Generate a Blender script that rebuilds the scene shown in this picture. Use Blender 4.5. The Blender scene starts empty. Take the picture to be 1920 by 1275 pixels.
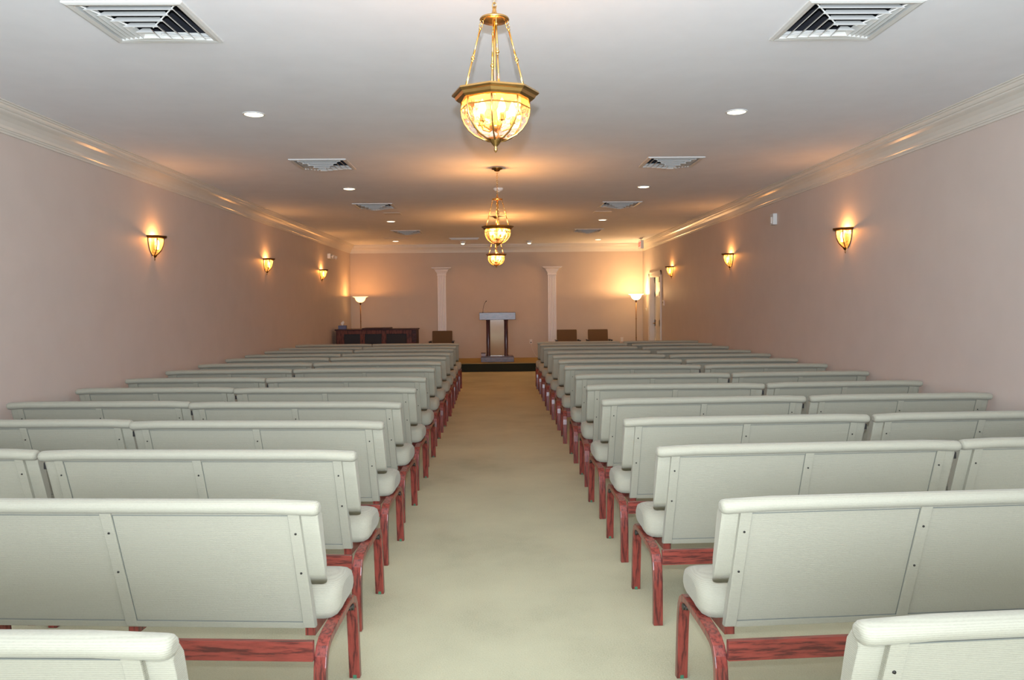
import bpy, bmesh, math, random
from mathutils import Vector, Matrix
random.seed(7)
S = bpy.context.scene
COL = S.collection
PI = math.pi

# ------------------------------------------------------------------ camera
def unit(v): return v.normalized()
F_PX = 1464.0
fy = unit(Vector(((932.5-960)/F_PX, (637.5-571)/F_PX, 1)))      # room's long axis seen from the camera
fx = Vector((1, .0095, 0)); fx = unit(fx - fy*fx.dot(fy))
fz = fx.cross(fy)
if fz.y < 0: fz = -fz
right = Vector((fx.x, fy.x, fz.x)); up = Vector((fx.y, fy.y, fz.y)); fwd = Vector((fx.z, fy.z, fz.z))
cd = bpy.data.cameras.new('camera'); cam = bpy.data.objects.new('camera', cd); COL.objects.link(cam)
cd.sensor_width = 36; cd.lens = F_PX*36/1920; cd.clip_start = .05
mw = Matrix.Identity(4)
for i in range(3):
    mw[i][0] = right[i]; mw[i][1] = up[i]; mw[i][2] = -fwd[i]
mw[2][3] = 1.6
cam.matrix_world = mw
S.camera = cam

# ------------------------------------------------------------------ exposure, world, large lights
S.view_settings.view_transform = 'Standard'; S.view_settings.look = 'None'
S.view_settings.exposure = 0.30; S.view_settings.gamma = 1.0
S.view_settings.use_curve_mapping = False
S.cycles.max_bounces = 8; S.cycles.diffuse_bounces = 4; S.cycles.glossy_bounces = 3
S.cycles.transparent_max_bounces = 24; S.cycles.sample_clamp_indirect = 6
W = bpy.data.worlds.new('world'); S.world = W; W.use_nodes = True
W.node_tree.nodes['Background'].inputs[0].default_value = (.6, .62, .7, 1)
W.node_tree.nodes['Background'].inputs[1].default_value = .25
WARM = (1.0, .41, .11); WARM2 = (1.0, .57, .25)

def light(name, typ, loc, energy, color, **kw):
    d = bpy.data.lights.new(name, typ); d.energy = energy; d.color = color
    for k, v in kw.items():
        if k != 'rot': setattr(d, k, v)
    o = bpy.data.objects.new(name, d); COL.objects.link(o); o.location = loc
    if 'rot' in kw: o.rotation_euler = kw['rot']
    return o
# the photographer's flash, just above the lens
light('camera_flash', 'SPOT', (.0, -.02, 1.735), 830, (.83, .91, 1.0), spot_size=math.radians(132), spot_blend=1.0,
      shadow_soft_size=.02, rot=(math.radians(117), 0, 0))
# added soft cool fill from behind the camera, lifting ceiling and walls
light('rear_fill', 'AREA', (0, -4.3, 1.95), 480, (.76, .86, 1.0), shape='RECTANGLE', size=6.5, size_y=1.9,
      rot=(math.radians(100), 0, 0))

# ------------------------------------------------------------------ materials
def mat(name, color, rough=.6, metal=0., **kw):
    m = bpy.data.materials.new(name); m.use_nodes = True
    b = m.node_tree.nodes['Principled BSDF']
    b.inputs['Base Color'].default_value = (*color, 1); b.inputs['Roughness'].default_value = rough
    b.inputs['Metallic'].default_value = metal
    for k, v in kw.items(): b.inputs[k].default_value = v
    return m
def nt(m): return m.node_tree.nodes, m.node_tree.links, m.node_tree.nodes['Principled BSDF']
def coords(m, scale=(1, 1, 1)):
    n, l, b = nt(m)
    tc = n.new('ShaderNodeTexCoord'); mp = n.new('ShaderNodeMapping'); mp.inputs['Scale'].default_value = scale
    l.new(tc.outputs['Object'], mp.inputs[0]); return mp.outputs[0]
def noise(m, vec, scale, detail=3, rough=.5):
    n, l, b = nt(m)
    t = n.new('ShaderNodeTexNoise'); t.inputs['Scale'].default_value = scale
    t.inputs['Detail'].default_value = detail; t.inputs['Roughness'].default_value = rough
    l.new(vec, t.inputs['Vector']); return t.outputs['Fac']
def ramp(m, fac, stops):
    n, l, b = nt(m)
    r = n.new('ShaderNodeValToRGB'); l.new(fac, r.inputs[0])
    while len(r.color_ramp.elements) < len(stops): r.color_ramp.elements.new(.5)
    for e, (p, c) in zip(r.color_ramp.elements, stops): e.position = p; e.color = (*c, 1)
    return r.outputs[0]
def bump(m, fac, strength, dist):
    n, l, b = nt(m)
    t = n.new('ShaderNodeBump'); t.inputs['Strength'].default_value = strength; t.inputs['Distance'].default_value = dist
    l.new(fac, t.inputs['Height']); l.new(t.outputs[0], b.inputs['Normal'])
def setcol(m, out): m.node_tree.links.new(out, nt(m)[2].inputs['Base Color'])
def mul(c, k): return tuple(x*k for x in c)
def emis(name, color, strength, base=(.8, .8, .8)):
    return mat(name, base, .4, **{'Emission Color': (*color, 1), 'Emission Strength': strength})

# woven sage upholstery: fine horizontal ribs
M_FAB = mat('sage_weave', (.52, .53, .44), .92, **{'Specular IOR Level': .12, 'Sheen Weight': .15})
v = coords(M_FAB)
n_, l_, b_ = nt(M_FAB)
wv = n_.new('ShaderNodeTexWave'); wv.wave_type = 'BANDS'; wv.bands_direction = 'Z'; wv.inputs['Scale'].default_value = 62
wv.inputs['Distortion'].default_value = .35; wv.inputs['Detail'].default_value = 2; wv.inputs['Detail Scale'].default_value = 3
l_.new(v, wv.inputs['Vector'])
n1 = noise(M_FAB, coords(M_FAB, (60, 60, 240)), 2.2, 3)
mx = n_.new('ShaderNodeMath'); mx.operation = 'MULTIPLY_ADD'; l_.new(wv.outputs['Fac'], mx.inputs[0]); mx.inputs[1].default_value = .5
l_.new(n1, mx.inputs[2])
FABC = (.345, .335, .263)
setcol(M_FAB, ramp(M_FAB, mx.outputs[0], [(.25, mul(FABC, .88)), (.95, mul(FABC, 1.05))]))
bump(M_FAB, mx.outputs[0], .35, .002)
M_PANEL = M_FAB
M_SEAM_SHADE = mat('seam_shade_tone', (.15, .16, .14), .95)  # dark tone that paints the piping's shadow around the back panels

def wood(name, c1, c2, scale, rough=.3, coat=.35):
    m = mat(name, c1, rough, **{'Coat Weight': coat, 'Specular IOR Level': .5 if coat else .2, 'Coat Roughness': .22})
    vec = coords(m, scale)
    f = noise(m, vec, 5, 5, .62)
    setcol(m, ramp(m, f, [(.40, c2), (.49, c1), (.62, mul(c1, 1.3))]))
    bump(m, f, .12, .002)
    return m
M_LEG = wood('red_oak_upright', (.205, .036, .026), (.08, .014, .012), (14, 14, 1.2))
M_RAIL = wood('red_oak_rail', (.205, .036, .026), (.075, .014, .012), (1.4, 14, 14))
M_DWOOD = wood('dark_mahogany', (.055, .017, .015), (.022, .008, .008), (1.2, 6, 6), .5, 0)
M_LECT = wood('plum_mahogany', (.085, .028, .028), (.035, .014, .016), (1.5, 8, 6), .34)
M_LECTV = wood('plum_mahogany_upright', (.085, .028, .028), (.035, .014, .016), (8, 8, 1.2), .30)
M_ORGP = mat('organ_cloth_panel', (.02, .018, .02), .75)

M_CARPET = mat('sage_carpet', (.4, .42, .28), .98, **{'Specular IOR Level': .05})
va = noise(M_CARPET, coords(M_CARPET), 1.1, 4, .6)
vb = noise(M_CARPET, coords(M_CARPET), 130, 2, .6)
n_, l_, b_ = nt(M_CARPET)
mm = n_.new('ShaderNodeMath'); mm.operation = 'MULTIPLY_ADD'; l_.new(vb, mm.inputs[0]); mm.inputs[1].default_value = .6; l_.new(va, mm.inputs[2])
CC = (.52, .505, .35)
setcol(M_CARPET, ramp(M_CARPET, mm.outputs[0], [(.55, mul(CC, .80)), (.75, mul(CC, .97)), (1.0, mul(CC, 1.08))]))
bump(M_CARPET, vb, .5, .004)
M_PLAT = mat('platform_carpet', (.34, .26, .12), .98, **{'Specular IOR Level': .05})
bump(M_PLAT, noise(M_PLAT, coords(M_PLAT), 130, 2, .6), .5, .004)
M_RISER = mat('dark_green_riser', (.02, .024, .014), .95)

def paint(name, c, rough=.55, sc=3.0):
    m = mat(name, c, rough, **{'Specular IOR Level': .3})
    f = noise(m, coords(m), sc, 4, .55)
    setcol(m, ramp(m, f, [(.3, mul(c, .975)), (.7, mul(c, 1.02))]))
    bump(m, noise(m, coords(m), 90, 2), .05, .002)
    return m
M_WALL = paint('mauve_beige_paint', (.62, .54, .485), .6)
M_WALLB = paint('tan_paint', (.54, .445, .355), .6)
M_CEIL = paint('ceiling_paint', (.86, .88, .92), .8)
M_CROWN = paint('cream_gloss_paint', (.68, .65, .58), .28)
M_PILA = paint('pilaster_white', (.86, .82, .80), .4)
M_DOOR = paint('door_enamel', (.74, .70, .64), .6)
M_WHITE = mat('white_enamel', (.68, .69, .67), .4)
M_DUCT = mat('duct_black', (.008, .009, .016), .7)
M_BRASS = mat('polished_brass', (.72, .47, .16), .2, 1.0)
M_BRASSD = mat('aged_brass', (.52, .32, .12), .25, 1.0)
M_BLACK = mat('black_plastic', (.015, .015, .015), .4)
M_SCREW = mat('screw_dark', (.03, .028, .025), .4, .6)
M_BROWN = mat('brown_chair_fabric', (.14, .085, .045), .95, **{'Specular IOR Level': .1})
M_BULB = emis('flame_bulb', (1, .72, .36), 20)
M_BRONZE = mat('dark_bronze', (.24, .13, .05), .3, 1.0)
M_BULB2 = emis('sconce_bulb', (1, .68, .30), 16)
M_LENS = emis('downlight_lens', (1, .84, .55), 3.4)
M_BLUE = mat('blue_box_card', (.10, .12, .22), .6)
M_TISSUE = mat('tissue_paper', (.80, .76, .70), .9)
M_PLASTIC = mat('ivory_plastic', (.66, .60, .54), .45)
M_GREEN = mat('green_glide', (.04, .15, .08), .6)

# clear bevelled glass: thin pane, see-through with a sharp reflection and etched variation
def glass(name, tint, etch, minw=.03, wavy=.3):
    m = bpy.data.materials.new(name); m.use_nodes = True
    n = m.node_tree.nodes; l = m.node_tree.links
    for x in list(n):
        if x.type == 'BSDF_PRINCIPLED': n.remove(x)
    out = n['Material Output']
    tr = n.new('ShaderNodeBsdfTransparent'); tr.inputs[0].default_value = (*tint, 1)
    gl = n.new('ShaderNodeBsdfGlossy'); gl.inputs['Roughness'].default_value = .06
    tl = n.new('ShaderNodeBsdfTranslucent'); tl.inputs[0].default_value = (*tint, 1)
    fr = n.new('ShaderNodeFresnel'); fr.inputs[0].default_value = 1.5
    ad = n.new('ShaderNodeMath'); ad.operation = 'ADD'; ad.use_clamp = True; ad.inputs[1].default_value = minw; l.new(fr.outputs[0], ad.inputs[0])
    m1 = n.new('ShaderNodeMixShader'); l.new(ad.outputs[0], m1.inputs[0]); l.new(tr.outputs[0], m1.inputs[1]); l.new(gl.outputs[0], m1.inputs[2])
    tc = n.new('ShaderNodeTexCoord'); no = n.new('ShaderNodeTexNoise'); no.inputs['Scale'].default_value = 55; no.inputs['Detail'].default_value = 1
    l.new(tc.outputs['Object'], no.inputs['Vector'])
    bp = n.new('ShaderNodeBump'); bp.inputs['Strength'].default_value = wavy; bp.inputs['Distance'].default_value = .006
    l.new(no.outputs['Fac'], bp.inputs['Height']); l.new(bp.outputs[0], gl.inputs['Normal'])
    m2 = n.new('ShaderNodeMixShader'); m2.inputs[0].default_value = etch
    l.new(m1.outputs[0], m2.inputs[1]); l.new(tl.outputs[0], m2.inputs[2])
    l.new(m2.outputs[0], out.inputs[0])
    return m
M_GLASS = glass('bevelled_clear_glass', (.99, .96, .92), .015)
M_ETCH = glass('etched_amber_glass', (1.0, .78, .42), .14, wavy=.8)
M_ACRYL = glass('clear_acrylic', (.95, .94, .90), .03, minw=.04, wavy=0)
def opal(name, e):
    m = bpy.data.materials.new(name); m.use_nodes = True
    n = m.node_tree.nodes; l = m.node_tree.links
    n.remove(n['Principled BSDF'])
    a = n.new('ShaderNodeBsdfDiffuse'); a.inputs[0].default_value = (.85, .80, .70, 1)
    b = n.new('ShaderNodeBsdfTranslucent'); b.inputs[0].default_value = (.95, .82, .60, 1)
    c = n.new('ShaderNodeEmission'); c.inputs[0].default_value = (1, .74, .38, 1); c.inputs[1].default_value = e
    mx = n.new('ShaderNodeMixShader'); mx.inputs[0].default_value = .45; ad = n.new('ShaderNodeAddShader')
    l.new(a.outputs[0], mx.inputs[1]); l.new(b.outputs[0], mx.inputs[2])
    l.new(mx.outputs[0], ad.inputs[0]); l.new(c.outputs[0], ad.inputs[1]); l.new(ad.outputs[0], n['Material Output'].inputs[0])
    return m

# ------------------------------------------------------------------ mesh helpers
class MB:
    def __init__(s): s.v = []; s.f = []; s.sm = []
    def add(s, vs, fs, smooth=False):
        o = len(s.v); s.v += [tuple(p) for p in vs]; s.f += [tuple(i+o for i in f) for f in fs]; s.sm += [smooth]*len(fs); return s
    def box(s, x0, x1, y0, y1, z0, z1):
        x0, x1 = min(x0, x1), max(x0, x1)
        vs = [(x, y, z) for z in (z0, z1) for y in (y0, y1) for x in (x0, x1)]
        return s.add(vs, [(0, 2, 3, 1), (4, 5, 7, 6), (0, 1, 5, 4), (2, 6, 7, 3), (0, 4, 6, 2), (1, 3, 7, 5)])
    def loft(s, secs, smooth=False, caps=True, closed=True):
        n = len(secs[0]); vs = [p for sec in secs for p in sec]; fs = []
        for i in range(len(secs)-1):
            for j in range(n if closed else n-1):
                k = (j+1) % n
                fs.append((i*n+j, i*n+k, (i+1)*n+k, (i+1)*n+j))
        s.add(vs, fs, smooth)
        if caps:
            o = len(s.v)-len(vs)
            s.f += [tuple(o+j for j in range(n))[::-1], tuple(o+(len(secs)-1)*n+j for j in range(n))]; s.sm += [False, False]
        return s
    def lathe(s, prof, seg=24, c=(0, 0, 0), smooth=True, a0=0, a1=2*PI, caps=False):
        full = abs(a1-a0-2*PI) < 1e-6
        cnt = seg if full else seg+1
        rings = [[(c[0]+r*math.cos(a0+(a1-a0)*j/seg), c[1]+r*math.sin(a0+(a1-a0)*j/seg), c[2]+z) for j in range(cnt)] for r, z in prof]
        return s.loft(rings, smooth, caps, full)
    def tube(s, pts, r, seg=8, smooth=True):
        pts = [Vector(p) for p in pts]; secs = []
        ref = None
        for i, p in enumerate(pts):
            t = (pts[min(i+1, len(pts)-1)]-pts[max(i-1, 0)]).normalized()
            if ref is None: ref = Vector((0, 0, 1)) if abs(t.z) < .9 else Vector((1, 0, 0))
            a = t.cross(ref).normalized(); b = t.cross(a).normalized(); ref = a.cross(t)*-1 if False else ref
            rr = r[i] if isinstance(r, (list, tuple)) else r
            secs.append([p+(a*math.cos(2*PI*j/seg)+b*math.sin(2*PI*j/seg))*rr for j in range(seg)])
        return s.loft(secs, smooth)
    def ball(s, c, r, seg=12, sz=1.0):
        k = 7
        return s.lathe([(max(r*math.sin(PI*i/k), 1e-4), -r*sz*math.cos(PI*i/k)) for i in range(k+1)], seg, c)
    def build(s, name, m, parent=None, bevel=0, solid=0):
        me = bpy.data.meshes.new(name); me.from_pydata(s.v, [], s.f)
        for p, k in zip(me.polygons, s.sm): p.use_smooth = k
        bm = bmesh.new(); bm.from_mesh(me); bmesh.ops.recalc_face_normals(bm, faces=bm.faces)
        if bevel:
            es = [e for e in bm.edges if len(e.link_faces) == 2 and e.calc_face_angle(0) > .6]
            bmesh.ops.bevel(bm, geom=es, offset=bevel, segments=2, affect='EDGES', profile=.6)
        bm.to_mesh(me); bm.free()
        me.materials.append(m)
        o = bpy.data.objects.new(name, me); COL.objects.link(o)
        if parent: o.parent = parent
        return o
def thing(name, label, cat, loc=(0, 0, 0), rotz=0, group=None):
    o = bpy.data.objects.new(name, None); COL.objects.link(o); o.empty_display_size = .1
    o.location = loc; o.rotation_euler = (0, 0, rotz); tag(o, label, cat, group); return o
def tag(o, label, cat, group=None):
    o['label'] = label; o['category'] = cat
    if group: o['group'] = group
    return o
def struct(o): o['kind'] = 'structure'; return o
KIDS = {}
def copy_tree(o, parent=None, skip=()):
    c = o.copy(); COL.objects.link(c)
    if parent: c.parent = parent
    for ch in kids(o):
        if ch.name.split('.')[0] not in skip: copy_tree(ch, c, skip)
    return c
def kids(o):
    if o.name not in KIDS: KIDS[o.name] = list(o.children)
    return KIDS[o.name]

# ------------------------------------------------------------------ the room
XL, XR, YB, YR, H = -3.79, 3.79, 20.3, -4.6, 3.155
def slab(name, m, *b): return struct(MB().box(*b).build(name, m))
slab('floor', M_CARPET, XL-.1, XR+.1, YR-.1, YB+.1, -.1, 0)
slab('wall_left', M_WALL, XL-.12, XL, YR-.1, YB+.1, 0, H+.3)
slab('wall_back', M_WALLB, XL, XR, YB, YB+.12, 0, H+.3)
slab('wall_rear', M_WALL, XL, XR, YR-.12, YR, 0, H+.3)
# right wall with the doorway cut out
DY0, DY1, DZ0, DZ1 = 18.08, 19.30, .20, 2.255
w = MB()
w.box(XR, XR+.14, YR-.1, DY0, 0, H+.3); w.box(XR, XR+.14, DY1, YB+.1, 0, H+.3)
w.box(XR, XR+.14, DY0, DY1, DZ1, H+.3); w.box(XR, XR+.14, DY0, DY1, 0, DZ0)
struct(w.build('wall_right', M_WALL))
# ceiling with square duct openings
VX = [-1.89, 1.93]; VYS = [4.37, 8.67, 12.29, 16.62]; VH = .275
xs = sorted([XL-.1, XR+.1]+[x+s*VH for x in VX for s in (-1, 1)]); ys = sorted([YR-.1, YB+.1]+[y+s*VH for y in VYS for s in (-1, 1)])
c = MB()
for i in range(len(xs)-1):
    for j in range(len(ys)-1):
        cx, cy = (xs[i]+xs[i+1])/2, (ys[j]+ys[j+1])/2
        if any(abs(cx-x) < .01 for x in VX) and any(abs(cy-y) < .01 for y in VYS): continue
        c.add([(xs[i], ys[j], H), (xs[i+1], ys[j], H), (xs[i+1], ys[j+1], H), (xs[i], ys[j+1], H),
               (xs[i], ys[j], H+.02), (xs[i+1], ys[j], H+.02), (xs[i+1], ys[j+1], H+.02), (xs[i], ys[j+1], H+.02)],
              [(0, 3, 2, 1), (4, 5, 6, 7), (0, 1, 5, 4), (1, 2, 6, 5), (2, 3, 7, 6), (3, 0, 4, 7)])
struct(c.build('ceiling', M_CEIL))

# crown moulding: profile (out from wall, down from ceiling)
CP = [(0, .205), (.012, .205), (.014, .190), (.022, .186), (.022, .176), (.030, .170), (.034, .150), (.050, .118), (.075, .090),
      (.098, .074), (.106, .066), (.106, .056), (.116, .052), (.124, .040), (.128, .026), (.138, .022), (.138, .010), (.150, .008), (.150, 0), (0, 0)]
def crown(name, kind):
    m = MB()
    if kind == 'l': secs = [[(XL+o, y, H-d) for o, d in CP] for y in (YR, YB)]
    if kind == 'r': secs = [[(XR-o, y, H-d) for o, d in CP] for y in (YR, YB)]
    if kind == 'b': secs = [[(x, YB-o, H-d) for o, d in CP] for x in (XL, XR)]
    struct(m.loft(secs).build(name, M_CROWN))
crown('trim_1', 'l'); crown('trim_2', 'r'); crown('trim_3', 'b')

# platform
p = MB(); p.box(XL, XR, 18.58, YB, 0, .190); p.box(3.25, XR, 17.7, 18.58, 0, .190)
o = p.build('platform', M_RISER); struct(o); o.name = 'trim_4'
p = MB(); p.box(XL, XR, 18.56, YB, .190, .213); p.box(3.23, XR, 17.68, 18.56, .190, .213)
o = p.build('trim_5', M_PLAT, bevel=.008); struct(o)
PZ = .213

# doorway: casing and half-open door leaf
m = MB()
for y0, y1, z0, z1 in ((DY0-.10, DY0, PZ, DZ1+.10), (DY1, DY1+.10, PZ, DZ1+.10), (DY0-.10, DY1+.10, DZ1, DZ1+.10)):
    m.box(XR-.022, XR, y0, y1, z0, z1)
    m.box(XR-.032, XR-.02, y0 if y0 < DY0 else y1-.03, (y0+.03) if y0 < DY0 else y1, z0, z1) if z0 == PZ else m.box(XR-.032, XR-.02, y0, y1, z1-.03, z1)
m.box(XR-.01, XR+.14, DY0, DY0+.02, PZ, DZ1); m.box(XR-.01, XR+.14, DY1-.02, DY1, PZ, DZ1); m.box(XR-.01, XR+.14, DY0, DY1, DZ1-.02, DZ1)
struct(m.build('trim_6', M_DOOR))
d1 = bpy.data.objects.new('door_1', None); COL.objects.link(d1); struct(d1); d1.location = (XR+.10, DY0+.022, PZ)
dw, dh = DY1-DY0-.044, DZ1-.025-PZ
b = MB()
b.box(.010, .034, 0, dw, 0, dh)
st = .12
for y0, y1, z0, z1 in ((0, st, 0, dh), (dw-st, dw, 0, dh), (dw/2-.05, dw/2+.05, 0, dh), (0, dw, 0, .22), (0, dw, .82, .98), (0, dw, 1.55, 1.66), (0, dw, dh-.13, dh)):
    b.box(0, .044, y0, y1, z0, z1)
b.build('door_panel', M_DOOR, d1)
h = MB(); h.lathe([(.001, 0), (.028, 0), (.028, .008), (.001, .009)], 14)
h.v = [(-z, x, y) for x, y, z in h.v]
h.tube([(0, 0, 0), (-.05, 0, 0), (-.056, -.03, 0), (-.056, -.12, .004)], .010)
ho = h.build('door_handle', M_BRASS, d1); ho.location = (0, dw-.07, .89)
slab('wall_side_passage', M_WALL, XR+1.2, XR+1.3, DY0-1.5, DY1+1.5, 0, 2.8).name = 'wall_passage'

# ------------------------------------------------------------------ pews
REAR = lambda z: .015+(.87-z)*.33
def make_pew(s, L, aisle):
    """s = +1: runs to the right of its origin, -1: to the left; origin = aisle end, floor, rearmost line"""
    name = 'pew'
    t = thing(name, 'x', 'pew')
    def sec(prof, u, k=1.0, du=0):
        cy = sum(p[0] for p in prof)/len(prof); cz = sum(p[1] for p in prof)/len(prof)
        return [(s*u, cy+(y-cy)*k, cz+(z-cz)*k) for y, z in prof]
    def pillow(prof, u0, u1, r=.03, kk=(.72, .88, .96, 1)):
        us = (0, r*.2, r*.55, r)
        return [sec(prof, u0+a, k) for a, k in zip(us, kk)]+[sec(prof, u1-a, k) for a, k in reversed(list(zip(us, kk)))]
    # seat
    sp = [(.200, .384), (.26, .393), (.34, .397), (.42, .401), (.462, .412), (.490, .440), (.488, .475), (.462, .503), (.40, .522), (.33, .526), (.26, .518), (.215, .495), (.195, .455), (.196, .41)]
    m = MB(); m.loft(pillow(sp, -.018 if aisle else 0, L-.002, .06, (.62, .84, .96, 1)), True); m.build('seat', M_FAB, t)
    # back cushion with its wings
    cp = [(.045, .866), (.073, .862), (.090, .84), (.103, .79), (.119, .72), (.133, .665), (.141, .635), (.143, .612), (.141, .592), (REAR(.535)+.022, .540),
          (REAR(.59)+.010, .59), (REAR(.65)+.010, .65), (REAR(.75)+.010, .75), (REAR(.84)+.010, .84)]
    m = MB(); m.loft(pillow(cp, .008, L-.008, .022, (.9, .96, .985, 1)), True); m.build('back_cushion', M_FAB, t)
    # shell behind it
    a, b = .070, L-.070
    m = MB(); shp = [(REAR(.85), .85), (REAR(.355), .355), (REAR(.355)+.024, .355), (REAR(.52)+.026, .52), (REAR(.85)+.014, .85)]
    m.loft([sec(shp, a), sec(shp, b)]); sh = m.build('back_panel', M_PANEL, t)
    # strips down the back
    for u in (a, L/2-.022, b-.044):
        m = MB(); q = [(REAR(.845)-.009, .845), (REAR(.357)-.009, .357), (REAR(.357)+.004, .357), (REAR(.845)+.004, .845)]
        m.loft([sec(q, u), sec(q, u+.044)]); st = m.build('back_strip', M_FAB, t, bevel=.003)
        for z in (.765, .60):
            k = MB(); k.lathe([(.0001, .003), (.004, .003), (.0045, 0)], 8)
            k.v = [(x, -zz, y) for x, y, zz in k.v]
            so = k.build('screw', M_SCREW, st); so.location = (s*(u+.022), REAR(z)-.0095, z)
    m = MB(); q = [(REAR(.379)-.005, .379), (REAR(.353)-.005, .353), (REAR(.353)+.004, .353), (REAR(.379)+.004, .379)]
    m.loft([sec(q, a+.044), sec(q, b-.044)]); m.build('bottom_band', M_FAB, t, bevel=.0015)
    sm = MB(); zt, zb = .838, .381  # thin dark strips standing in for the shadow line beside the piping
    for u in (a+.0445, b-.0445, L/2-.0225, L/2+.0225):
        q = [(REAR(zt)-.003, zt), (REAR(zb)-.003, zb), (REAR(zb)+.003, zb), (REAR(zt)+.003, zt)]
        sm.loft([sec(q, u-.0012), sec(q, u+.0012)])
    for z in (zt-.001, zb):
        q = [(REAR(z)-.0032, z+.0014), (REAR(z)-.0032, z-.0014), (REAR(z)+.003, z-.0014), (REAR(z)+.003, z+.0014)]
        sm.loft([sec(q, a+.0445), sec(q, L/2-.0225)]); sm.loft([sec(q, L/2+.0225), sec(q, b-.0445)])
    sm.build('seam_shade', M_SEAM_SHADE, t)
    # rolled top
    rp = [(.025+.038*math.cos(a_)*(1.0 if math.cos(a_) > 0 else .95), .865+.027*math.sin(a_)) for a_ in [2*PI*i/14 for i in range(14)]]
    secs = []
    for i, (du, k) in enumerate(((0, .45), (.004, .75), (.012, .93), (.025, 1.0))): secs.append(sec(rp, -.004+du, k))
    for f in (.12, .3, .5, .7, .88): secs.append([(x, y, z+.006) for x, y, z in sec(rp, L*f)])
    for i, (du, k) in enumerate(((.025, 1.0), (.012, .93), (.004, .75), (0, .45))): secs.append(sec(rp, L+.004-du, k))
    MB().loft(secs, True).build('top_roll', M_FAB, t)
    # bentwood end frames: an inverted U in side view
    path = [(.016, 0), (.016, .12), (.018, .22), (.024, .275), (.034, .308), (.052, .336), (.082, .353), (.13, .362), (.20, .369), (.30, .375), (.39, .380), (.430, .377), (.460, .360), (.480, .328), (.491, .28), (.502, .17), (.516, 0)]
    th = .0155
    def ribbon(u0, u1):
        P = [Vector(q) for q in path]; A = []; B = []
        for i, q in enumerate(P):
            tt = (P[min(i+1, len(P)-1)]-P[max(i-1, 0)]).normalized(); nn = Vector((-tt.y, tt.x))
            if i in (0, len(P)-1): nn = Vector((-1 if i == 0 else 1, 0))
            A.append(q+nn*th); B.append(q-nn*th)
        return [[(s*u0, y, z), (s*u1, y, z), (s*u1, y2, z2), (s*u0, y2, z2)] for (y, z), (y2, z2) in zip(A, B)]
    o0 = (-.020 if s < 0 else -.024) if aisle else .022
    e1 = L-.065
    for k, (u0, u1) in enumerate(((o0, o0+.047), (e1, e1+.045))):
        m = MB(); m.loft(ribbon(u0, u1), False); fr = m.build('leg_frame', M_LEG, t, bevel=.004)
        g = MB(); g.box(s*(u0+.014), s*(u0+.030), .4990, .5005, .0, .016); g.build('glide', M_GREEN, fr)
        g = MB(); g.tube([(s*(u0+.006), .400, .352), (s*(u0-.005), .400, .352)], .014, 8); g.tube([(s*(u0+.006), .365, .360), (s*(u0-.003), .365, .360)], .009, 8)
        g.build('bolt', M_SCREW, fr)
    MB().box(s*(o0+.046), s*(e1+.001), .004, .028, .303, .377).build('stretcher', M_RAIL, t, bevel=.003)
    MB().box(s*(o0+.046), s*(e1+.001), .37, .392, .318, .388).build('front_rail', M_RAIL, t, bevel=.003)
    for u in (a, L/2-.022, b-.044):
        MB().box(s*(u+.002), s*(u+.042), REAR(.36)+.004, .43, .322, .384).build('seat_bracket', M_LEG, t, bevel=.002)
    if aisle:
        m = MB(); m.box(s*(L-.006), s*(L+.010), .055, .085, .792, .826); m.build('bumper', M_BLACK, t, bevel=.003)
    return t

ORD = ['nearest', 'second nearest', 'third nearest', 'fourth nearest', 'fifth nearest', 'sixth nearest', 'seventh nearest', 'seventh farthest',
       'sixth farthest', 'fifth farthest', 'fourth farthest', 'third farthest', 'second farthest', 'farthest']
# (x, y, degrees) of each row's aisle pew, and of the outer pew where it shows
LEFT_A = [(-.712, 1.650, -3), (-.660, 2.80, -3.8), (-.702, 3.78, -4), (-.708, 4.75, -4.2), (-.715, 5.69, -4.5), (-.712, 6.69, -4), (-.712, 7.67, -3),
          (-.718, 8.80, -.6), (-.712, 9.74, -.9), (-.712, 10.69, -1.8), (-.708, 11.55, -.4), (-.712, 12.54, 0), (-.720, 13.42, .8), (-.720, 14.39, -1)]
LEFT_O = {2: (3.92, -2.5), 3: (4.94, -2.5), 4: (5.88, -2.8), 5: (6.87, -2), 6: (7.79, -2), 7: (8.81, .8), 8: (9.77, 1.2), 9: (10.75, 1.5), 10: (11.56, .8), 11: (12.52, .5), 12: (13.36, .5), 13: (14.42, 0)}
RIGHT_A = [(.795, 1.66, 3.5), (.800, 2.745, 3.2), (.783, 3.79, 2.4), (.772, 4.74, 2.2), (.768, 5.72, 2.8), (.770, 6.74, -1), (.774, 7.75, -.4),
           (.760, 8.86, -2), (.766, 9.80, -2), (.758, 10.72, -1.5), (.745, 11.66, -1), (.750, 12.80, -1.5), (.752, 13.80, -1), (.745, 14.62, -1)]
RIGHT_O = {2: (3.88, 2), 3: (4.80, 2), 4: (5.80, 1.2), 5: (6.74, 2.5), 6: (7.75, 2), 7: (8.80, -.5), 8: (9.68, -.6), 9: (10.60, 1.5), 10: (11.50, -.6), 11: (12.60, -.8), 12: (13.60, -1), 13: (14.55, -.8)}
LA, LO = {-1: 1.592, 1: 1.545}, 1.40
pew_protos = {}
def pew(s, aisle, x, y, deg, idx):
    key = (s, aisle)
    side = 'left' if s < 0 else 'right'
    if key not in pew_protos:
        o = pew_protos[key] = make_pew(s, LA[s] if aisle else LO, aisle)
    else:
        o = copy_tree(pew_protos[key], None, ('screw', 'glide', 'bolt', 'seam_shade') if idx > 8 else ())
    o.location = (x, y, 0); o.rotation_euler = (0, 0, math.radians(deg))
    where = f'at the {side} edge of the aisle' if aisle else f'along the {side} wall'
    tag(o, f'sage pew with red wood legs {where}, {ORD[idx]} row', 'pew', 'pews in rows on both sides of the aisle')
    return o
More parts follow.
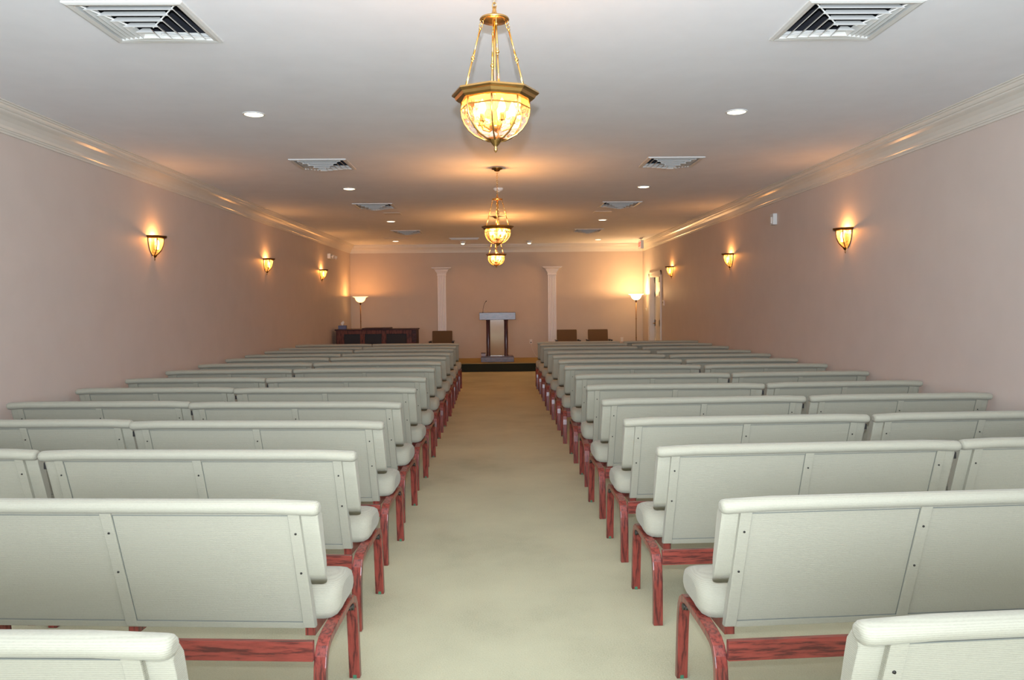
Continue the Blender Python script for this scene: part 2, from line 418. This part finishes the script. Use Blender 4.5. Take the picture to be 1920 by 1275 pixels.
for i, (x, y, d) in enumerate(LEFT_A): pew(-1, True, x, y, d, i)
for i, (x, y, d) in enumerate(RIGHT_A): pew(1, True, x, y, d, i)
for i, (y, d) in LEFT_O.items():
    pew(-1, False, -2.325, y, d, i)
for i, (y, d) in RIGHT_O.items():
    pew(1, False, 2.352, y, d, i)

# ------------------------------------------------------------------ ceiling vents
def make_vent():
    t = thing('ceiling_vent', 'x', 'vent')
    a, b = .305, .262
    m = MB()
    def ring(s0, z0, s1, z1, mb):
        mb.add([(x*s0, y*s0, z0) for x, y in ((-1, -1), (1, -1), (1, 1), (-1, 1))]+[(x*s1, y*s1, z1) for x, y in ((-1, -1), (1, -1), (1, 1), (-1, 1))],
               [(i, (i+1) % 4, 4+(i+1) % 4, 4+i) for i in range(4)])
    ring(a, 0, a, -.008, m); ring(a, -.008, .288, -.014, m); ring(.288, -.014, b, -.010, m); ring(b, -.010, b-.004, .03, m)
    m.build('vent_frame', M_WHITE, t)
    for i in range(5):
        s0 = .232-.046*i; z = -.016-.013*i
        m = MB(); ring(s0, z, s0-.028, z+.030, m); ring(s0, z, s0-.004, z-.0015, m); ring(s0-.004, z-.0015, s0-.032, z+.028, m)
        if i == 4: m.add([(x*(s0-.02), y*(s0-.02), z+.016) for x, y in ((-1, -1), (1, -1), (1, 1), (-1, 1))], [(0, 1, 2, 3)])
        m.build('louvre', M_WHITE, t)
    m = MB()
    for sx, sy in ((1, 1), (1, -1), (-1, 1), (-1, -1)):
        m.tube([(sx*.258, sy*.258, .004), (sx*.05, sy*.05, -.045)], .0045, 4, False)
    m.build('corner_brace', M_WHITE, t)
    m = MB(); ring(.27, .0, .27, .16, m); m.add([(x*.27, y*.27, .16) for x, y in ((-1, -1), (1, -1), (1, 1), (-1, 1))], [(0, 1, 2, 3)])
    m.build('duct', M_DUCT, t)
    return t
NEAR4 = ['nearest', 'second nearest', 'third nearest', 'farthest']
v0 = None
for sx, x in zip(('left', 'right'), VX):
    for i, y in enumerate(VYS):
        o = v0 = make_vent() if v0 is None else None
        if o is None: pass
        break
    break
for si, (sx, x) in enumerate(zip(('left', 'right'), VX)):
    for i, y in enumerate(VYS):
        o = v0 if si == 0 and i == 0 else copy_tree(v0)
        o.location = (x, y, H)
        tag(o, f'white square louvred ceiling vent, {NEAR4[i]} on the {sx} side', 'vent', 'ceiling vents')

# ------------------------------------------------------------------ recessed downlights
def make_down():
    t = thing('recessed_light', 'x', 'light')
    MB().lathe([(.088, 0), (.088, -.004), (.078, -.008), (.074, -.004), (.074, 0)], 32).build('trim_ring', M_WHITE, t)
    MB().lathe([(.0001, -.013), (.03, -.0125), (.058, -.010), (.074, -.004)], 32).build('lens', M_LENS, t)
    return t
d0 = None
DYS = [(1.95, 6.42), (1.95, 10.48), (1.95, 14.55), (2.44, 18.99)]
for sx, s in (('left', -1), ('right', 1)):
    for i, (x, y) in enumerate(DYS):
        if d0 is None: o = d0 = make_down()
        else: o = copy_tree(d0)
        xx = s*x+(.02 if s > 0 else 0)
        o.location = (xx, y, H)
        tag(o, f'round recessed downlight glowing in the ceiling, {NEAR4[i]} on the {sx} side', 'ceiling light', 'recessed downlights')
        light('downlight_beam', 'SPOT', (xx, y, H-.02), (8, 9, 11, 20)[i], WARM2, spot_size=math.radians(110), spot_blend=.8, shadow_soft_size=.06)

# eyeball spots near the stage
def make_eye():
    t = thing('eyeball_spotlight', 'x', 'light')
    MB().lathe([(.09, 0), (.09, -.006), (.075, -.012), (.06, -.006)], 28).build('trim_ring', M_WHITE, t)
    m = MB(); m.lathe([(.062, .0), (.066, -.02), (.060, -.045), (.052, -.058), (.048, -.05)], 24).build('housing', M_WHITE, t)
    m = MB(); m.lathe([(.0001, -.082), (.02, -.080), (.038, -.070), (.049, -.054)], 24).build('lens', M_LENS, t)
    return t
e0 = make_eye(); e1 = copy_tree(e0)
e0.location = (-.83, 19.25, H); e1.location = (.80, 19.25, H)
tag(e0, 'round eyeball spotlight in the ceiling above and left of the lectern', 'ceiling light', 'eyeball spotlights')
tag(e1, 'round eyeball spotlight in the ceiling above and right of the lectern', 'ceiling light', 'eyeball spotlights')

for x in (-.83, .80):
    light('eyeball_beam', 'SPOT', (x, 19.25, H-.09), 20, WARM, spot_size=math.radians(130), spot_blend=1, shadow_soft_size=.05, rot=(math.radians(12), 0, 0))

# flush ceiling plates
def plate(name, label, cat, x0, x1, y0, y1, th=.012, lines=0):
    t = thing(name, label, cat, ((x0+x1)/2, (y0+y1)/2, H)); a, b = (x1-x0)/2, (y1-y0)/2
    MB().box(-a, a, -b, b, -th, 0).build('face_plate', M_WHITE, t, bevel=.003)
    if lines:
        m = MB()
        for k in range(lines):
            y = -b+.03+(2*b-.06)*k/(lines-1); m.box(-a+.03, a-.03, y-.004, y+.004, -th-.006, -th)
        m.build('grille_bar', M_WHITE, t)
    return t
plate('return_air_grille', 'long white return air grille in the ceiling left of the farthest chandelier', 'vent', -1.10, -.41, 18.23, 18.53, .02, 7)
plate('ceiling_panel', 'flush pale ceiling panel beside the farthest left downlight', 'ceiling panel', -2.62, -2.0, 18.2, 18.45, .006)
plate('speaker_grille', 'small flush plate in the ceiling before the third left downlight', 'speaker', -1.90, -1.62, 13.2, 13.48, .006)
plate('speaker_grille', 'small flush plate in the ceiling before the third right downlight', 'speaker', 1.66, 1.94, 13.2, 13.48, .006)
t = thing('smoke_detector', 'white dome smoke detector on the ceiling behind the nearest chandelier', 'smoke detector', (.03, 10.55, H))
MB().lathe([(.065, 0), (.065, -.012), (.055, -.03), (.03, -.042), (.0001, -.044)], 28).build('housing', M_WHITE, t)
MB().lathe([(.02, -.042), (.02, -.050), (.0001, -.052)], 16).build('sensor', M_PLASTIC, t)

# ------------------------------------------------------------------ chandeliers
def octring(mb, prof, n=8, a0=0, a1=2*PI, c=(0, 0), closed=True, smooth=False):
    cnt = n if closed else n+1
    rings = [[(c[0]+r*math.cos(a0+(a1-a0)*j/n), c[1]+r*math.sin(a0+(a1-a0)*j/n), z) for j in range(cnt)] for r, z in prof]
    mb.loft(rings, smooth, False, closed)
BOWL = [(.142, -.010), (.144, -.038), (.146, -.046), (.142, -.076), (.131, -.104), (.112, -.131), (.086, -.154), (.053, -.170), (.028, -.176)]
def make_chandelier():
    """origin on the ceiling; the gallery ring hangs 0.645 below"""
    t = thing('chandelier', 'x', 'chandelier')
    R0 = -PI/2-.10; ZR = -.662
    MB().lathe([(.0001, 0), (.064, 0), (.066, -.008), (.058, -.016), (.035, -.024), (.030, -.036), (.008, -.040), (.0001, -.041)], 28).build('ceiling_canopy', M_BRASSD, t)
    m = MB()
    z = -.040; k = 0
    while z > -.31:
        a = k % 2*PI/2; pts = []
        for j in range(13):
            th = 2*PI*j/12; pts.append((.008*math.cos(th)*math.cos(a), .008*math.cos(th)*math.sin(a), z-.014+.016*math.sin(th)))
        m.tube(pts, .0022, 5); z -= .0245; k += 1
    m.build('chain', M_BRASS, t)
    MB().lathe([(.0001, -.300), (.006, -.302), (.010, -.325), (.018, -.340), (.060, -.350), (.063, -.356), (.058, -.361), (.02, -.364), (.0001, -.364)], 28).build('top_disc', M_BRASSD, t)
    MB().tube([(0, 0, -.34), (0, 0, ZR-.06)], .0045, 8).build('stem', M_BRASS, t)
    for j in range(4):
        a = R0+.22+j*PI/2; ca, sa = math.cos(a), math.sin(a)
        p0 = Vector((.052*ca, .052*sa, -.363)); p1 = Vector((.128*ca, .128*sa, ZR+.012))
        m = MB(); q = p0.lerp(p1, .11)
        for w_ in (0, .05): 
            cpt = p0.lerp(p1, .02+w_); m.tube([cpt+Vector((.007*math.cos(x)*ca, .007*math.cos(x)*sa, .009*math.sin(x))) for x in [2*PI*i/8 for i in range(9)]], .0018, 5)
        m.tube([q, p0.lerp(p1, .53)], .0040, 8); m.tube([p0.lerp(p1, .55), p1], .0040, 8)
        m.ball(q, .0065); m.ball(p0.lerp(p1, .54), .0085); m.ball(p0.lerp(p1, .50), .0055); m.ball(p0.lerp(p1, .58), .0055)
        m.build('suspension_rod', M_BRASS, t)
    m = MB()
    octring(m, [(.155, ZR+.004), (.184, ZR+.002), (.187, ZR-.006), (.181, ZR-.012), (.174, ZR-.015), (.168, ZR-.026), (.158, ZR-.034), (.148, ZR-.037), (.143, ZR-.037), (.143, ZR+.004), (.155, ZR+.004)], a0=R0, a1=R0+2*PI)
    m.build('gallery_ring', M_BRASSD, t)
    ZB = ZR-.022
    for j in range(8):
        a0, a1 = R0+j*PI/4, R0+(j+1)*PI/4; m = MB()
        octring(m, [(r, ZB+z) for r, z in BOWL[1:]], 1, a0, a1, closed=False); m.build('glass_panel', M_GLASS, t)
    m = MB()
    octring(m, [(.1425, ZB-.010), (.1445, ZB-.040)], a0=R0, a1=R0+2*PI); m.build('etched_band', M_ETCH, t)
    for j in range(8):
        a = R0+j*PI/4; m = MB()
        m.tube([(r*1.012*math.cos(a), r*1.012*math.sin(a), ZB+z) for r, z in BOWL], .0038, 6); m.build('rib', M_BRASSD, t)
    m = MB(); octring(m, [(.148, ZB-.041), (.151, ZB-.044), (.149, ZB-.048), (.145, ZB-.044), (.148, ZB-.041)], a0=R0, a1=R0+2*PI); m.build('band_trim', M_BRASS, t)
    MB().lathe([(.034, ZB-.166), (.036, ZB-.171), (.022, ZB-.182), (.012, ZB-.196), (.005, ZB-.203), (.008, ZB-.210), (.008, ZB-.217), (.003, ZB-.225), (.0001, ZB-.228)], 20).build('finial', M_BRASSD, t)
    # arms and flame bulbs
    m = MB(); m.lathe([(.0001, ZB-.14), (.02, ZB-.13), (.028, ZB-.11), (.012, ZB-.09), (.006, ZB-.04)], 14)
    n_b = 5
    for j in range(n_b):
        a = R0+.5+j*2*PI/n_b; ca, sa = math.cos(a), math.sin(a)
        m.tube([(0, 0, ZB-.12), (.03*ca, .03*sa, ZB-.135), (.06*ca, .06*sa, ZB-.125), (.072*ca, .072*sa, ZB-.10)], .0035, 6)
        m.lathe([(.013, 0), (.011, .008), (.010, .03), (.004, .031)], 10, (.072*ca, .072*sa, ZB-.104))
    m.build('bulb_cluster', M_BRASS, t)
    for j in range(n_b):
        a = R0+.5+j*2*PI/n_b; ca, sa = math.cos(a), math.sin(a)
        b = MB(); b.lathe([(.006, 0), (.014, .012), (.0155, .024), (.011, .040), (.004, .054), (.0005, .060)], 12, (.072*ca, .072*sa, ZB-.073)); b.build('bulb', M_BULB, t)
    # etched inner liner that carries the sparkle
    m = MB(); octring(m, [(.092, ZB-.034), (.094, ZB-.062), (.082, ZB-.088), (.056, ZB-.108), (.02, ZB-.118)], 12, smooth=False); m.build('inner_liner', M_ETCH, t)
    return t
CH = [(.0, 3.35, 'nearest and largest in view'), (.012, 8.98, 'middle one of three'), (-.01, 13.88, 'farthest, hanging before the lectern')]
c0 = make_chandelier()
for i, (x, y, w_) in enumerate(CH):
    o = c0 if i == 0 else copy_tree(c0)
    o.location = (x, y, H)
    tag(o, f'brass and glass bowl chandelier over the aisle, {w_}', 'chandelier', 'chandeliers over the aisle')
    light('chandelier_glow', 'POINT', (x, y, H-.672), (12, 26, 36)[i], WARM, shadow_soft_size=.05)

# ------------------------------------------------------------------ wall sconces
SB = [(.100, -.008), (.098, -.045), (.090, -.085), (.072, -.125), (.045, -.158), (.018, -.178)]
def make_sconce():
    """origin on the wall at the rim; the bowl grows towards +x"""
    t = thing('wall_sconce', 'x', 'sconce')
    m = MB(); m.box(0, .006, -.03, .03, -.15, .0); m.build('back_plate', M_BRONZE, t, bevel=.002)
    m = MB(); A0, A1 = -PI/2, PI/2
    octring(m, [(.104, .004), (.128, .012), (.132, .006), (.126, -.004), (.112, -.012), (.102, -.014), (.098, -.006), (.104, .004)], 4, A0, A1, closed=False); m.build('rim', M_BRONZE, t)
    for j in range(4):
        m = MB(); octring(m, SB, 1, A0+j*PI/4, A0+(j+1)*PI/4, closed=False); m.build('glass_panel', M_ETCH, t)
    for j in range(5):
        a = A0+j*PI/4; m = MB(); m.tube([(max(r*1.01*math.cos(a), .003), r*1.01*math.sin(a), z) for r, z in SB], .0042, 6); m.build('rib', M_BRONZE, t)
    MB().lathe([(.024, -.172), (.022, -.180), (.010, -.192), (.004, -.198), (.008, -.206), (.007, -.214), (.0005, -.226)], 12, (.012, 0, 0), a0=-PI/2, a1=PI/2).build('finial', M_BRONZE, t)
    b = MB(); b.lathe([(.010, -.115), (.010, -.085), (.0135, -.075), (.015, -.06), (.010, -.04), (.001, -.025)], 12, (.045, 0, 0)); b.build('bulb', M_BULB2, t)
    m = MB(); m.tube([(.004, 0, -.12), (.045, 0, -.125), (.045, 0, -.10)], .005, 6); m.build('bulb_arm', M_BRONZE, t)
    return t
s0 = None
for sx, s, ys_ in (('left', 1, (8.72, 12.92, 16.95)), ('right', -1, (8.42, 12.62, 16.88))):
    for y, w_ in zip(ys_, ('nearest', 'middle', 'farthest')):
        if s0 is None: o = s0 = make_sconce()
        else: o = copy_tree(s0)
        x = XL if s > 0 else XR
        o.location = (x, y, 2.375); o.scale = (1.2, 1.2, 1.15); o.rotation_euler = (0, 0, 0 if s > 0 else PI)
        tag(o, f'amber glass and brass half-bowl sconce on the {sx} wall, {w_} of three', 'wall lamp', 'wall sconces')
        light('sconce_glow', 'POINT', (x+s*.058, y, 2.352), 7, WARM, shadow_soft_size=.02)

# ------------------------------------------------------------------ floor lamps
def make_torch(shade):
    t = thing('floor_lamp', 'x', 'floor lamp')
    MB().lathe([(.0001, 0), (.13, 0), (.13, .012), (.10, .022), (.03, .03), (.012, .05), (.0001, .05)], 28).build('base', M_BRONZE, t)
    m = MB(); m.tube([(0, 0, .04), (0, 0, 1.43)], .011, 10)
    for z in (.52, 1.0): m.ball((0, 0, z), .017)
    m.build('pole', M_BRONZE, t)
    MB().lathe([(.010, 1.40), (.014, 1.42), (.022, 1.445), (.034, 1.475), (.03, 1.478), (.0001, 1.47)], 18).build('socket_cup', M_BRONZE, t)
    m = MB(); m.lathe([(.03, 1.468), (.07, 1.485), (.105, 1.515), (.125, 1.555), (.130, 1.585), (.165, 1.605), (.192, 1.612), (.193, 1.618), (.163, 1.611), (.127, 1.592), (.120, 1.557), (.10, 1.52), (.066, 1.491), (.03, 1.474)], 36)
    m.build('lamp_shade', shade, t)
    MB().ball((0, 0, 1.55), .03).build('bulb', M_BULB, t)
    return t
f0 = make_torch(opal('opal_glass_dim', .9)); f1 = make_torch(opal('opal_glass_bright', 4.0))
f0.location = (-3.42, 19.6, PZ); f1.location = (3.49, 19.6, PZ)
tag(f0, 'brass torchiere floor lamp with dim glass bowl behind the organ, left corner', 'floor lamp', 'torchiere lamps')
tag(f1, 'brass torchiere floor lamp shining brightly in the right corner beside the door', 'floor lamp', 'torchiere lamps')
light('floor_lamp_glow', 'POINT', (-3.42, 19.6, PZ+1.600), 21, WARM, shadow_soft_size=.03)
light('floor_lamp_glow', 'POINT', (3.49, 19.6, PZ+1.62), 58, WARM2, shadow_soft_size=.04)

# ------------------------------------------------------------------ pilasters
def make_pilaster():
    t = thing('pilaster', 'x', 'pilaster')
    w_, d_ = .105, .06
    prof = [(-w_, 0), (-w_, -d_)]
    n_f = 5; mg = .018; fw = (2*w_-2*mg)/n_f
    for k in range(n_f):
        x0 = -w_+mg+k*fw
        prof += [(x0+.004, -d_), (x0+fw*.3, -d_+.016), (x0+fw*.5, -d_+.020), (x0+fw*.7, -d_+.016), (x0+fw-.004, -d_)]
    prof += [(w_, -d_), (w_, 0)]
    m = MB(); m.loft([[(x, y, z) for x, y in prof] for z in (.22, 2.15)]); m.build('shaft', M_PILA, t)
    m = MB(); m.box(-.135, .135, -.085, 0, 0, .14); m.box(-.125, .125, -.078, 0, .14, .18); m.box(-.115, .115, -.068, 0, .18, .22); m.build('base', M_PILA, t, bevel=.004)
    cp = [(.105, 2.14), (.118, 2.15), (.118, 2.17), (.110, 2.175), (.118, 2.20), (.135, 2.235), (.150, 2.25), (.158, 2.262), (.165, 2.285), (.185, 2.305), (.205, 2.318), (.235, 2.325), (.250, 2.335), (.250, 2.350)]
    m = MB(); secs = []
    for w2, z in cp:
        dd = d_+(w2-w_)
        secs.append([(-w2, 0, z), (-w2, -dd, z), (w2, -dd, z), (w2, 0, z)])
    m.loft(secs); m.build('capital', M_PILA, t)
    return t
p0 = make_pilaster(); p1 = copy_tree(p0)
p0.location = (-1.432, YB-.002, PZ); p1.location = (1.422, YB-.002, PZ)
tag(p0, 'white fluted pilaster on the back wall left of the lectern', 'pilaster', 'fluted pilasters')
tag(p1, 'white fluted pilaster on the back wall right of the lectern', 'pilaster', 'fluted pilasters')

# ------------------------------------------------------------------ lectern
t = thing('lectern', 'glossy dark wood lectern with clear panel between two round posts on the platform', 'lectern', (0, 18.75, PZ))
m = MB(); m.box(-.41, .39, 0, .46, 0, .125); m.box(-.385, .365, .02, .44, .125, .145); m.build('base', M_LECT, t, bevel=.006)
for x in (-.228, .205):
    m = MB(); m.lathe([(.052, .143), (.052, .165), (.047, .175), (.047, .99), (.052, 1.0), (.052, 1.022)], 28, (x, .16, 0)); m.build('post', M_LECTV, t)
MB().box(-.178, .156, .155, .167, .145, 1.02).build('clear_panel', M_ACRYL, t)
m = MB()
m.loft([[(x, .0, 1.02), (x, .0, 1.195), (x, .10, 1.200), (x, .46, 1.10), (x, .46, 1.02)] for x in (-.435, .435)]); m.build('top', M_LECT, t, bevel=.006)
MB().box(-.41, .41, .44, .465, 1.09, 1.125).build('book_ledge', M_LECT, t, bevel=.003)
t = thing('microphone', 'thin black gooseneck microphone rising from the top of the lectern', 'microphone', (-.352, 18.79, PZ+1.194))
MB().lathe([(.0001, 0), (.02, 0), (.018, .008), (.006, .014), (.0001, .014)], 14).build('mount', M_BLACK, t)
MB().tube([(0, 0, .01), (.008, 0, .08), (.022, .01, .16), (.045, .02, .225), (.072, .03, .262)], .0045, 8).build('gooseneck', M_BLACK, t)
b = MB(); b.tube([(.070, .03, .258), (.076, .032, .266), (.088, .034, .280), (.093, .035, .286)], [.005, .010, .0115, .006], 10); b.build('microphone_head', M_BLACK, t)
t = thing('small_box', 'small pale box with dark lid on the left end of the lectern base', 'box', (-.350, 18.87, PZ+.145))
MB().box(-.052, .052, -.04, .04, 0, .062).build('body', mat('pink_grey_card', (.42, .36, .40), .4), t, bevel=.003)
MB().box(-.056, .056, -.044, .044, .062, .080).build('lid', M_DWOOD, t, bevel=.003)

# ------------------------------------------------------------------ stage chairs
def make_chair():
    t = thing('armchair', 'x', 'chair')
    m = MB(); bp = [(-.255, -.25, .35), (.255, -.25, .35)]
    secs = []
    for z, yy, k in ((.28, -.20, .96), (.30, -.205, 1), (.50, -.235, 1), (.70, -.265, 1), (.722, -.268, .985), (.730, -.27, .95)):
        secs.append([(-.25*k, yy-.03, z), (.25*k, yy-.03, z), (.255*k, yy, z), (.25*k, yy+.035, z), (-.25*k, yy+.035, z), (-.255*k, yy, z)])
    m.loft(secs); m.build('backrest', M_BROWN, t)
    MB().box(-.25, .25, -.20, .27, .28, .37).build('seat', M_BROWN, t, bevel=.02)
    for s in (-1, 1):
        m = MB(); m.box(s*.265, s*.315, -.24, .22, .455, .48); m.build('armrest', M_BLACK, t, bevel=.008)
        for y in (-.22, .20):
            MB().tube([(s*.285, y, 0), (s*.285, y, .46)], .014, 8).build('leg', M_BLACK, t)
        MB().tube([(s*.285, -.2, .27), (s*.285, .2, .27)], .011, 8).build('side_rail', M_BLACK, t)
    MB().tube([(-.285, 0, .27), (.285, 0, .27)], .011, 8).build('cross_rail', M_BLACK, t)
    return t
k0 = make_chair()
for i, (x, y, lb) in enumerate(((-1.41, 19.68, 'brown fabric armchair in front of the left pilaster'), (1.77, 19.68, 'brown fabric armchair just right of the right pilaster'),
                                (2.565, 19.68, 'brown fabric armchair nearer the bright floor lamp'))):
    o = k0 if i == 0 else copy_tree(k0)
    o.location = (x, y, PZ); o.rotation_euler = (0, 0, PI); tag(o, lb, 'chair', 'brown armchairs on the platform')

# ------------------------------------------------------------------ organ console with its tissue box
OX0, OX1, OY = -3.69, -1.86, 17.85
t = thing('organ_console', 'long dark wood organ console seen from behind with three cloth panels', 'organ', (0, OY, 0))
m = MB(); m.box(OX0, OX1, .03, .60, .02, 1.04); m.build('body', M_DWOOD, t)
M_POST = wood('organ_red_brown', (.12, .035, .022), (.05, .016, .012), (7, 7, 1.2), .5, 0)
w3 = [(OX0+.02, OX0+.19), (OX0+.55, OX0+.66), (OX0+.88+.16, OX0+.88+.27), (OX1-.22, OX1-.10)]
for a, b in w3: MB().box(a, b, -.002, .032, .06, 1.00).build('upright', M_POST, t, bevel=.004)
MB().box(OX0+.02, OX1-.10, -.004, .031, .955, 1.04).build('top_rail', M_POST, t, bevel=.004)
for (a, b), (c_, d_) in zip(w3[:-1], w3[1:]):
    MB().box(b, c_, .014, .031, .08, .955).build('cloth_panel', M_ORGP, t)
MB().box(OX0-.02, OX1+.02, -.02, .62, 1.04, 1.066).build('top', M_DWOOD, t, bevel=.005)
MB().box(OX0+.60, OX0+1.22, .0, .55, 1.066, 1.092).build('raised_lid', M_DWOOD, t, bevel=.005)
t = thing('tissue_box', 'blue tissue box with a tissue standing up on the left end of the organ', 'tissue box', (-3.56, OY+.16, 1.0675))
MB().box(-.09, .09, -.06, .06, 0, .085).build('box', M_BLUE, t, bevel=.003)
m = MB()
secs = []
for z, k, dx in ((.084, .35, 0), (.11, .8, -.004), (.14, 1.1, .004), (.165, .6, .010), (.185, .12, .014)):
    secs.append([(dx+k*.035*math.cos(a)*(1+.25*math.sin(3*a)), k*.014*math.sin(a)+.006*math.sin(2*a), z+.006*math.cos(2*a)) for a in [2*PI*i/14 for i in range(14)]])
m.loft(secs, True); m.build('tissue', M_TISSUE, t)

# ------------------------------------------------------------------ exit sign hung from the ceiling near the right wall
def text_mesh(body, size, ext):
    c = bpy.data.curves.new('lettering', 'FONT'); c.body = body; c.size = size; c.extrude = ext
    c.align_x = 'CENTER'; c.align_y = 'CENTER'; c.offset = .002
    o = bpy.data.objects.new('tmp', c); COL.objects.link(o)
    bpy.context.view_layer.update()
    me = bpy.data.meshes.new_from_object(o.evaluated_get(bpy.context.evaluated_depsgraph_get()))
    bpy.data.objects.remove(o); bpy.data.curves.remove(c); return me
t = thing('exit_sign', 'lit exit sign hanging from the ceiling at the back right corner', 'exit sign', (3.46, 18.75, H))
MB().box(-.035, .035, -.16, .16, -.255, -.055).build('housing', M_WHITE, t, bevel=.004)
MB().box(-.03, .03, -.07, .07, -.012, 0).build('canopy', M_PLASTIC, t, bevel=.003)
MB().tube([(0, 0, 0), (0, 0, -.06)], .008, 8).build('hanger', M_PLASTIC, t)
MB().box(-.038, -.0345, -.145, .145, -.245, -.065).build('lit_face', emis('exit_face', (1, .42, .26), .75, (.8, .5, .4)), t)
me = text_mesh('EXIT', .15, .0015); me.materials.append(emis('exit_letters', (1, .06, .03), .9, (.7, .05, .03)))
lo = bpy.data.objects.new('letters', me); COL.objects.link(lo); lo.parent = t
lo.matrix_local = Matrix(((0, 0, -1, -.040), (-1, 0, 0, 0), (0, 1, 0, -.155), (0, 0, 0, 1)))

# emergency light on the left wall
t = thing('emergency_light', 'white twin-head emergency light high on the left wall', 'emergency light', (XL, 17.75, 2.72))
MB().box(0, .07, -.15, .15, -.055, .055).build('housing', M_WHITE, t, bevel=.008)
for y, dy in ((-.10, -.03), (.10, .03)):
    m = MB(); m.tube([(.06, y, 0), (.10, y+dy*.5, -.005)], .012, 8); m.tube([(.09, y+dy*.4, 0), (.115, y+dy, -.01), (.150, y+dy*1.5, -.025)], [.022, .036, .045], 14)
    hd = m.build('lamp_head', M_WHITE, t)
    MB().tube([(.1495, y+dy*1.5, -.0248), (.152, y+dy*1.52, -.0258)], .038, 14).build('lens', M_PLASTIC, hd)
# devices on the right wall
t = thing('wall_strobe', 'small white alarm unit high on the right wall between two sconces', 'alarm', (XR, 10.6, 2.72))
MB().box(-.055, 0, -.06, .06, -.075, .075).build('housing', M_WHITE, t, bevel=.006)
MB().box(-.075, -.055, -.03, .03, -.06, .03).build('strobe_lens', M_PLASTIC, t, bevel=.006)
t = thing('thermostat', 'small beige control box on the right wall beside the door', 'thermostat', (XR, 17.70, 1.60))
MB().box(-.03, 0, -.06, .06, -.06, .06).build('cover', M_PLASTIC, t, bevel=.004)
MB().box(-.034, -.029, -.03, .03, -.01, .035).build('display', M_BLACK, t)
t = thing('light_switch', 'pale light switch plate between the bright lamp and the door', 'light switch', (XR, 19.80, 1.46))
MB().box(-.007, 0, -.06, .06, -.06, .06).build('plate', M_PLASTIC, t, bevel=.002)
for y in (-.025, .025): MB().box(-.016, -.006, y-.006, y+.006, -.015, .012).build('toggle', M_WHITE, t, bevel=.002)
def outlet(label, x, z, cord=False):
    t = thing('wall_outlet', label, 'outlet', (x, YB, z))
    MB().box(-.037, .037, -.006, 0, -.058, .058).build('plate', M_PLASTIC, t, bevel=.002)
    for zz in (-.024, .024): MB().box(-.016, .016, -.009, -.005, zz-.014, zz+.014).build('socket', M_WHITE, t, bevel=.003)
    return t
outlet('pale wall outlet low on the back wall right of the lectern', .865, .63)
outlet('pale wall outlet low on the back wall between armchair and bright floor lamp', 3.24, .66)
t = thing('power_cord', 'thin cord with plug hanging from the outlet right of the lectern', 'cord', (.865, YB, .606))
MB().box(-.013, .013, -.036, -.009, -.014, .014).build('plug', M_BLACK, t, bevel=.003)
MB().tube([(0, -.03, -.01), (.005, -.04, -.06), (.03, -.04, -.16), (.08, -.045, -.28), (.14, -.06, -.36), (.24, -.10, -.389), (.5, -.2, -.389)], .004, 6).build('cable', M_PLASTIC, t)
